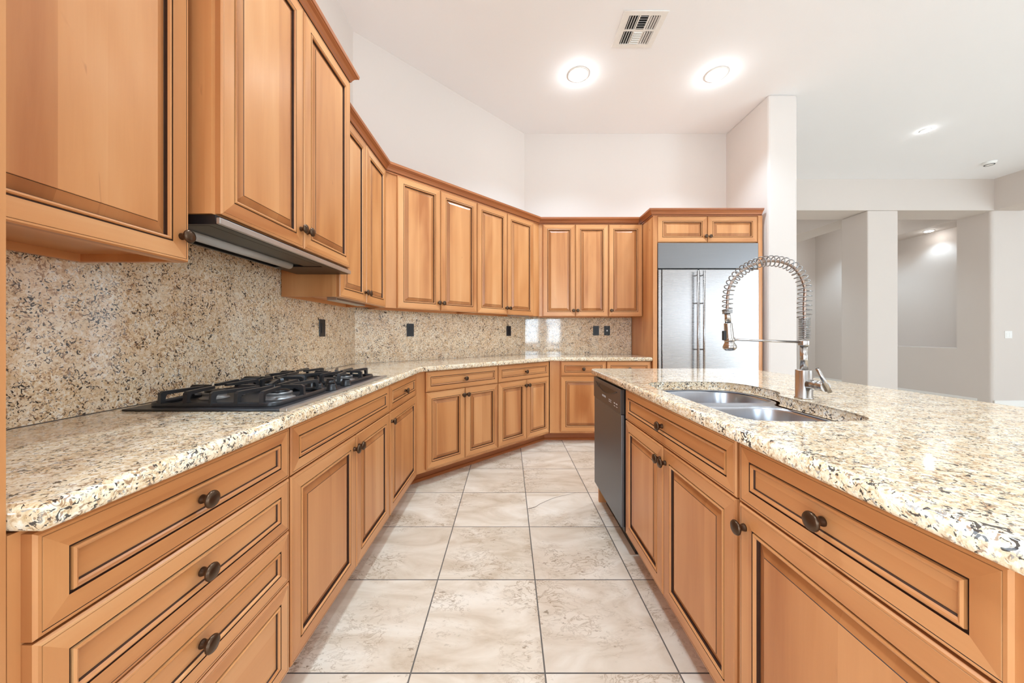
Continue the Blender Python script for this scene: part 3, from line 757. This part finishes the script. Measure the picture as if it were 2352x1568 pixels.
def grate(x0, x1, y0, y1, cs, ny=5, fx=True):
    mb = MB(); z0 = CZ + .014; zt = CZ + .056
    ring = [(x, y, z0) for x, y in rrect(x0, x1, y0, y1, .035, 5)]
    # base ring as soft square bar
    loops = []
    for (o_, h) in ((0, -.006), (.012, -.006), (.010, .006), (.003, .008), (-.001, .002)):
        loops.append([(x, y, z0 + h) for x, y in offset_poly([(a, b) for a, b, _ in ring], o_)])
    loops.append(loops[0]); mb.loft(loops, IRON, True, False, False, True)
    def finger(p, q):
        p, q = Vector(p), Vector(q); d = (q - p).normalized(); n = Vector((-d.y, d.x)) * .0062
        prof = [(0, z0 - .004), (-.004, z0), (-.002, zt - .006), (.006, zt), ((q - p).length, zt - .001), ((q - p).length, zt - .010), (.016, zt - .012), (.012, zt - .018), (.010, z0 + .012), (.016, z0 + .004)]
        A = [(p.x + d.x * s + n.x, p.y + d.y * s + n.y, z) for s, z in prof]; B = [(p.x + d.x * s - n.x, p.y + d.y * s - n.y, z) for s, z in prof]
        mb.face(A, IRON); mb.face(B[::-1], IRON)
        for i in range(len(prof)):
            j = (i + 1) % len(prof); mb.face([A[j], A[i], B[i], B[j]], IRON)
    for k in range(ny):
        x = x0 + .045 + (x1 - x0 - .09) * k / (ny - 1)
        c = min(cs, key=lambda c: abs(c[0] - x))
        for ya, sg in ((y0 + .004, 1), (y1 - .004, -1)):
            dirx = (c[0] - x); ln = (abs(c[1] - ya) - (.012 if abs(dirx) < .03 else .028))
            finger((x, ya), (x + dirx * .55, ya + sg * ln))
    for c in cs:
        for xa, sg in ((x0 + .004, 1), (x1 - .004, -1)):
            if (sg > 0) == (c[0] < (x0 + x1) / 2) or len(cs) == 1:
                ln = abs(c[0] - xa) - .015; finger((xa, c[1]), (xa + sg * ln, c[1]))
    if len(cs) == 2: finger(((x0 + x1) / 2 - .03, cs[0][1]), ((x0 + x1) / 2 + .03, cs[0][1]))
    mb.build('grate', t)
grate(-1.150, -.738, 1.112, 1.440, [(-.835, 1.275), (-1.065, 1.275)])
grate(-1.150, -.888, 1.446, 1.610, [(-1.02, 1.527)], 3)
grate(-1.150, -.738, 1.616, 1.942, [(-.835, 1.775), (-1.065, 1.775)])
for (x, y) in ((-.735, 1.462), (-.735, 1.592), (-.80, 1.475), (-.80, 1.580), (-.852, 1.527)):
    mb = MB(); z = CZ + .007; mb.lathe([(.024, z), (.024, z + .003), (.020, z + .005), (.0185, z + .022), (.016, z + .025), (.001, z + .026)], BLACK, (x, y, 0), seg=24)
    mb.box(x - .016, x + .016, y - .0035, y + .0035, z + .020, z + .031, BLACK, b=.002); mb.build('control_knob', t)

# ------------------------------------------------------------------ range hood
t = thing('range_hood', 'slim black under-cabinet range hood with a silver front strip above the cooktop', 'range hood')
hz = 1.4825
mb = MB()
mb.box(-1.16, -.879, 1.056, 1.93, hz + .010, HZ0 - .004, BLACK, b=.002)
mb.box(-1.16, -1.146, 1.056, 1.93, hz, hz + .011, BLACK); mb.box(-.908, -.879, 1.056, 1.93, hz, hz + .011, BLACK)
mb.box(-1.146, -.908, 1.056, 1.066, hz, hz + .011, BLACK); mb.box(-1.146, -.908, 1.72, 1.93, hz, hz + .011, BLACK)
mb.build('housing', t)
mb = MB(); mb.box(-1.0, -.915, 1.075, 1.715, hz + .002, hz + .0095, FILTER, b=.002); mb.build('filter', t)
mb = MB(); mb.tube([(-1.06, 1.12, hz + .006), (-1.06, 1.70, hz + .006)], .020, DIFFUSER, 18); mb.build('lamp_cover', t)['label'] = 'frosted tubular lamp cover'
mb = MB(); mb.box(-.8785, -.866, 1.056, 1.934, hz + .001, HZ0 - .013, SATIN, b=.002); mb.build('front_strip', t)['label'] = 'silver pull-out front strip'

# ------------------------------------------------------------------ dishwasher
t = thing('dishwasher', 'stainless steel dishwasher with a black control panel at the far end of the island', 'dishwasher', (.607, 2.412, 0), ROT['island'])
DWW = .575
mb = MB(); mb.box(0, DWW, .0, .56, .12, .868, BLACK); mb.box(.01, DWW - .01, .06, .5, 0, .119, BLACK); mb.build('tub', t)
mb = MB(); mb.box(.0, DWW, -.018, -.0005, .145, .731, STEEL_DW, (0, 0, 1), b=.003); mb.build('door', t)
mb = MB()
mb.box(0, DWW, -.022, -.0005, .733, .8655, DWP, b=.003); cp = mb.build('control_panel', t)
# curved pocket handle under the top of the panel
mb = MB(); n = 24
top = [(.06 + .455 * k / n, -.0226, .842) for k in range(n + 1)]; bot = [(.06 + .455 * k / n, -.0226, .842 - .040 * math.sin(math.pi * k / n)) for k in range(n + 1)]
for k in range(n): mb.face([top[k], top[k + 1], bot[k + 1], bot[k]], BLACK)
mb.tube([(p[0], -.0235, p[2]) for p in bot], .0018, DARKGREY, 6)
for k in range(5): mb.box(.075, .17 - k * .012, -.0245, -.0226, .8385 - k * .006, .8405 - k * .006, DWP)
mb.build('pocket_handle', cp)
mb = MB()
for k, (x, z, w_, h_) in enumerate(((.36, .775, .05, .003), (.36, .765, .05, .003), (.46, .772, .022, .006), (.50, .772, .022, .006), (.46, .758, .022, .003), (.50, .758, .022, .003))):
    mb = MB(); mb.box(x, x + w_, -.0232, -.0222, z, z + h_, LOGO); mb.build('button', cp)
cu = bpy.data.curves.new('maker_name', 'FONT'); cu.body = 'FRIGIDAIRE'; cu.size = .016; cu.extrude = .0004
tmp = bpy.data.objects.new('maker_name', cu); COL.objects.link(tmp); bpy.context.view_layer.update()
me_ = bpy.data.meshes.new_from_object(tmp.evaluated_get(bpy.context.evaluated_depsgraph_get())); bpy.data.objects.remove(tmp)
me_.materials.clear(); me_.materials.append(LOGO)
lo = bpy.data.objects.new('maker_name', me_); COL.objects.link(lo); lo.parent = cp; lo.location = (.215, -.0226, .772); lo.rotation_euler = (R(90), 0, 0);

# ------------------------------------------------------------------ refrigerator and its surround
t = thing('refrigerator_surround', 'maple side panels and over-refrigerator cabinet with two small doors', 'cabinet', (1.52, 3.70, 0))
mb = MB(); mb.box(0, .045, 0, .64, 0, UZ1 + .0, WOOD, (0, 0, 1)); mb.build('side_panel', t)
mb = MB(); mb.box(1.105, 1.150, 0, .64, 0, UZ1, WOOD, (0, 0, 1)); mb.build('side_panel', t)
mb = MB(); mb.box(.0455, 1.1045, .022, .64, 2.122, UZ1, WOOD, (1, 0, 0)); mb.build('carcass', t)
cc = bpy.data.objects.new('door_mount', None)
def front_at(parent, x0, x1, z0, z1, kx, kz, yo):
    o = front(parent, 'door', x0, x1, z0, z1, kx, kz); o.location.y = yo; return o
front_at(t, .048, .574, 2.128, UZ1 - .008, .552, 2.185, .0215)
front_at(t, .577, 1.102, 2.128, UZ1 - .008, .600, 2.185, .0215)
bpy.data.objects.remove(cc)
t = thing('refrigerator', 'built-in side-by-side stainless steel refrigerator with tubular handles', 'refrigerator', (1.568, 3.69, 0))
FW = 1.054
mb = MB(); mb.box(0, FW, .03, .62, .02, 2.118, DARKGREY); mb.build('cabinet_body', t)
mb = MB(); mb.box(.0, FW, .0, .029, 1.848, 2.116, STEEL_G, (1, 0, 0), b=.004); mb.build('top_grille', t)
mb = MB(); mb.box(.004, .036, -.002, .029, .12, 1.835, STEEL, (1, 0, 0), b=.002); mb.box(.040, .413, -.012, .029, .12, 1.835, STEEL, (1, 0, 0), b=.004); d1 = mb.build('door', t)
mb = MB(); mb.box(.425, FW - .004, -.012, .029, .12, 1.835, STEEL, (1, 0, 0), b=.004); d2 = mb.build('door', t)
mb = MB(); mb.box(.0, FW, .02, .029, .02, .11, DARKGREY); mb.build('kick_plate', t)
for d, x in ((d1, .388), (d2, .450)):
    mb = MB(); mb.tube([(x, -.062, .50), (x, -.062, 1.815)], .0105, STEEL, 14)
    for z in (.62, 1.00, 1.48, 1.77): mb.tube([(x, -.062, z), (x, -.012, z)], .007, STEEL, 8)
    mb.build('handle', d)

# ------------------------------------------------------------------ outlets and switches
def plate(label, loc, rz, kind, group='black wall plates on the backsplash', cat='outlet', name='outlet'):
    t = thing(name, label, cat, loc, rz, group)
    white = kind == 'rocker2'
    mat = WHITEPL if white else OUTLET
    w = .058 if white else .036
    mb = MB(); mb.box(-w, w, -.006, 0, -.058, .058, mat, b=.002); mb.build('plate', t)
    mb = MB()
    if kind == 'duplex':
        mb.box(-.017, .017, -.0085, -.0061, -.034, .034, BLACK, b=.001)
        for z in (-.02, .02):
            for x in (-.006, .006): mb.box(x - .001, x + .001, -.0090, -.0086, z - .004, z + .004, DARKGREY)
        mb.build('receptacle', t)
    elif kind == 'blank':
        mb.box(-.017, .017, -.0085, -.0061, -.034, .034, BLACK, b=.001); mb.build('rocker', t)
    elif kind == 'jack':
        mb.box(-.008, .008, -.0085, -.0061, -.010, .010, SATIN, b=.001)
        mb.build('socket', t)
        for z in (-.046, .046):
            mb = MB(); mb.lathe([(.003, .0061), (.003, .0072), (.001, .0075)], SATIN, (0, 0, z), 'y', 10); mb.build('screw', t)
    else:
        for x in (-.025, .025):
            m2 = MB(); m2.box(x - .017, x + .017, -.009, -.0061, -.034, .034, WHITEPL, b=.0015); m2.build('rocker', t)
plate('black rocker switch plate on the backsplash right of the cooktop', (-1.2548, 2.365, 1.197), R(90), 'blank', cat='switch', name='light_switch')
plate('black outlet on the left half of the angled backsplash', (-.9025, 3.2272, 1.195), R(45), 'duplex')
plate('black outlet near the right end of the angled backsplash', (.0005, 4.130, 1.197), R(45), 'duplex')
plate('black outlet on the back wall, left of the phone jack plate', (1.078, 4.3348, 1.203), 0, 'duplex')
plate('black jack plate with a pale square socket nearest the refrigerator', (1.213, 4.3348, 1.203), 0, 'jack', name='wall_jack')
plate('white double light switch on the grey wall at the far right', (8.01, AY0 + .0195, 1.155), 0, 'rocker2', None, 'switch', 'light_switch')

# ------------------------------------------------------------------ ceiling fittings
def can(x, y, r, label, group, power, z=CEIL, spot=118, col=(.64, .84, 1)):
    t = thing('recessed_light', label, 'light', (x, y, z), 0, group)
    mb = MB()
    pr = [(r, 0), (r, -.003), (r * .97, -.007), (r * .80, -.011), (r * .78, -.008)]
    mb.lathe(pr + [(.0005, -.0075)], WHITEPL, seg=40); mb.build('trim_ring', t)
    mb = MB(); mb.lathe([(r * .78, -.0085), (r * .76, -.016), (r * .55, -.021), (.001, -.023)], LAMP, seg=36); mb.build('lens', t)
    l = bpy.data.lights.new('lamp', 'SPOT'); l.spot_size = R(spot); l.spot_blend = 0.6; l.energy = power; l.color = col; l.shadow_soft_size = r * .7
    lo = bpy.data.objects.new('lamp', l); COL.objects.link(lo); lo.parent = t; lo.location = (0, 0, -.08)
    l2 = bpy.data.lights.new('lens_glow', 'POINT'); l2.energy = power * .035; l2.color = (.9, .96, 1); l2.shadow_soft_size = .02
    lo = bpy.data.objects.new('lens_glow', l2); COL.objects.link(lo); lo.parent = t; lo.location = (0, 0, -.048)
    return t
PK = 72
can(.666, 3.364, .102, 'round recessed ceiling light left of the two bright ones, nearest the angled wall', 'round recessed ceiling lights', 46)
can(1.986, 3.364, .102, 'round recessed ceiling light right of the two bright ones, near the wing wall', 'round recessed ceiling lights', 46)
for i, (x, y, pk) in enumerate(((-.45, 1.75, 78), (1.986, 1.1, 6), (-.25, -.6, 70), (1.986, -1.2, 18), (4.6, 1.4, 50), (6.6, 1.4, 62), (4.6, -1.4, 50), (6.6, -1.4, 50))):  # unseen lamps added to even out the light
    can(x, y, .102, 'added fill lamp out of view, built as a recessed ceiling light, %s' % ('over the aisle by the range hood', 'over the island right side', 'behind the camera on the left', 'behind the camera on the right', 'great room left', 'great room right', 'great room rear left', 'great room rear right')[i], 'round recessed ceiling lights', pk)
can(7.0, 7.6, .102, 'added unseen ceiling light in the hall behind the arcade, right', 'round recessed ceiling lights', 60)  # hall lamps added to brighten the far rooms
can(4.4, 7.4, .102, 'added unseen ceiling light behind the arcade, left', 'round recessed ceiling lights', 70)
can(RX + .27, 6.72, .075, 'small recessed light in the top of the tall wall niche', 'small recessed lights', 9, z=HZ)
can(5.07, 4.28, .05, 'small round fitting on the great room ceiling near the wing wall', 'small recessed lights', 3)
t = thing('smoke_detector', 'white round smoke detector on the ceiling at the far right', 'smoke detector', (6.93, 5.07, CEIL))
mb = MB(); mb.lathe([(.07, 0), (.07, -.012), (.066, -.028), (.05, -.040), (.02, -.044), (.001, -.044)], WHITEPL, seg=32); mb.build('housing', t)
mb = MB(); mb.lathe([(.052, -.0385), (.054, -.0395), (.050, -.043), (.046, -.0415)], DARKGREY, seg=28); mb.build('vent_ring', t)

# air vent: four way register
VX0, VX1, VY0, VY1 = .888, 1.234, 2.696, 3.044
t = thing('ceiling_vent', 'white square multi-direction air vent on the ceiling above the island', 'vent', ((VX0 + VX1) / 2, (VY0 + VY1) / 2, CEIL))
hw = .173
holes = [rrect(-.118, -.040, -.135, -.008, .003, 1), rrect(-.118, -.040, .008, .135, .003, 1), rrect(-.030, .034, -.135, -.008, .003, 1), rrect(-.030, .034, .008, .135, .003, 1), rrect(.048, .126, -.135, -.008, .003, 1), rrect(.048, .126, .008, .135, .003, 1)]
slab([(-hw, -hw), (hw, -hw), (hw, hw), (-hw, hw)], holes, -.008, -.0005, .003, WHITEPL, .0006).build('frame', t, merge=True)
mb = MB(); mb.box(-.13, .14, -.145, .145, -.0012, -.0004, BLACK); mb.build('duct_shade', t)  # black sheet standing in for the dark hollow behind the louvres
def slat(mb, c, L, along, tilt, w_=.013):
    d = Vector((1, 0, 0)) if along == 'x' else Vector((0, 1, 0)); s = Vector((0, 1, 0)) if along == 'x' else Vector((1, 0, 0))
    v = (s * math.cos(tilt) + Vector((0, 0, 1)) * math.sin(tilt)) * w_ / 2; n = (s * -math.sin(tilt) + Vector((0, 0, 1)) * math.cos(tilt)) * .0006
    c = Vector(c); A = [c - d * L / 2 - v - n, c + d * L / 2 - v - n, c + d * L / 2 + v - n, c - d * L / 2 + v - n]; B = [p + 2 * n for p in A]
    mb.face(A[::-1], WHITEPL); mb.face(B, WHITEPL)
    for i in range(4): j = (i + 1) % 4; mb.face([A[i], A[j], B[j], B[i]], WHITEPL)
mb = MB()
for cy_ in (-.0715, .0715):
    for k in range(4): slat(mb, (-.108 + k * .0195, cy_, -.0085), .127, 'y', R(50)); slat(mb, (.058 + k * .0195, cy_, -.0085), .127, 'y', R(-50))
    for k in range(6): slat(mb, (.002, cy_ - .055 + k * .021, -.0085), .064, 'x', R(50 if cy_ < 0 else -50))
mb.build('louvres', t)
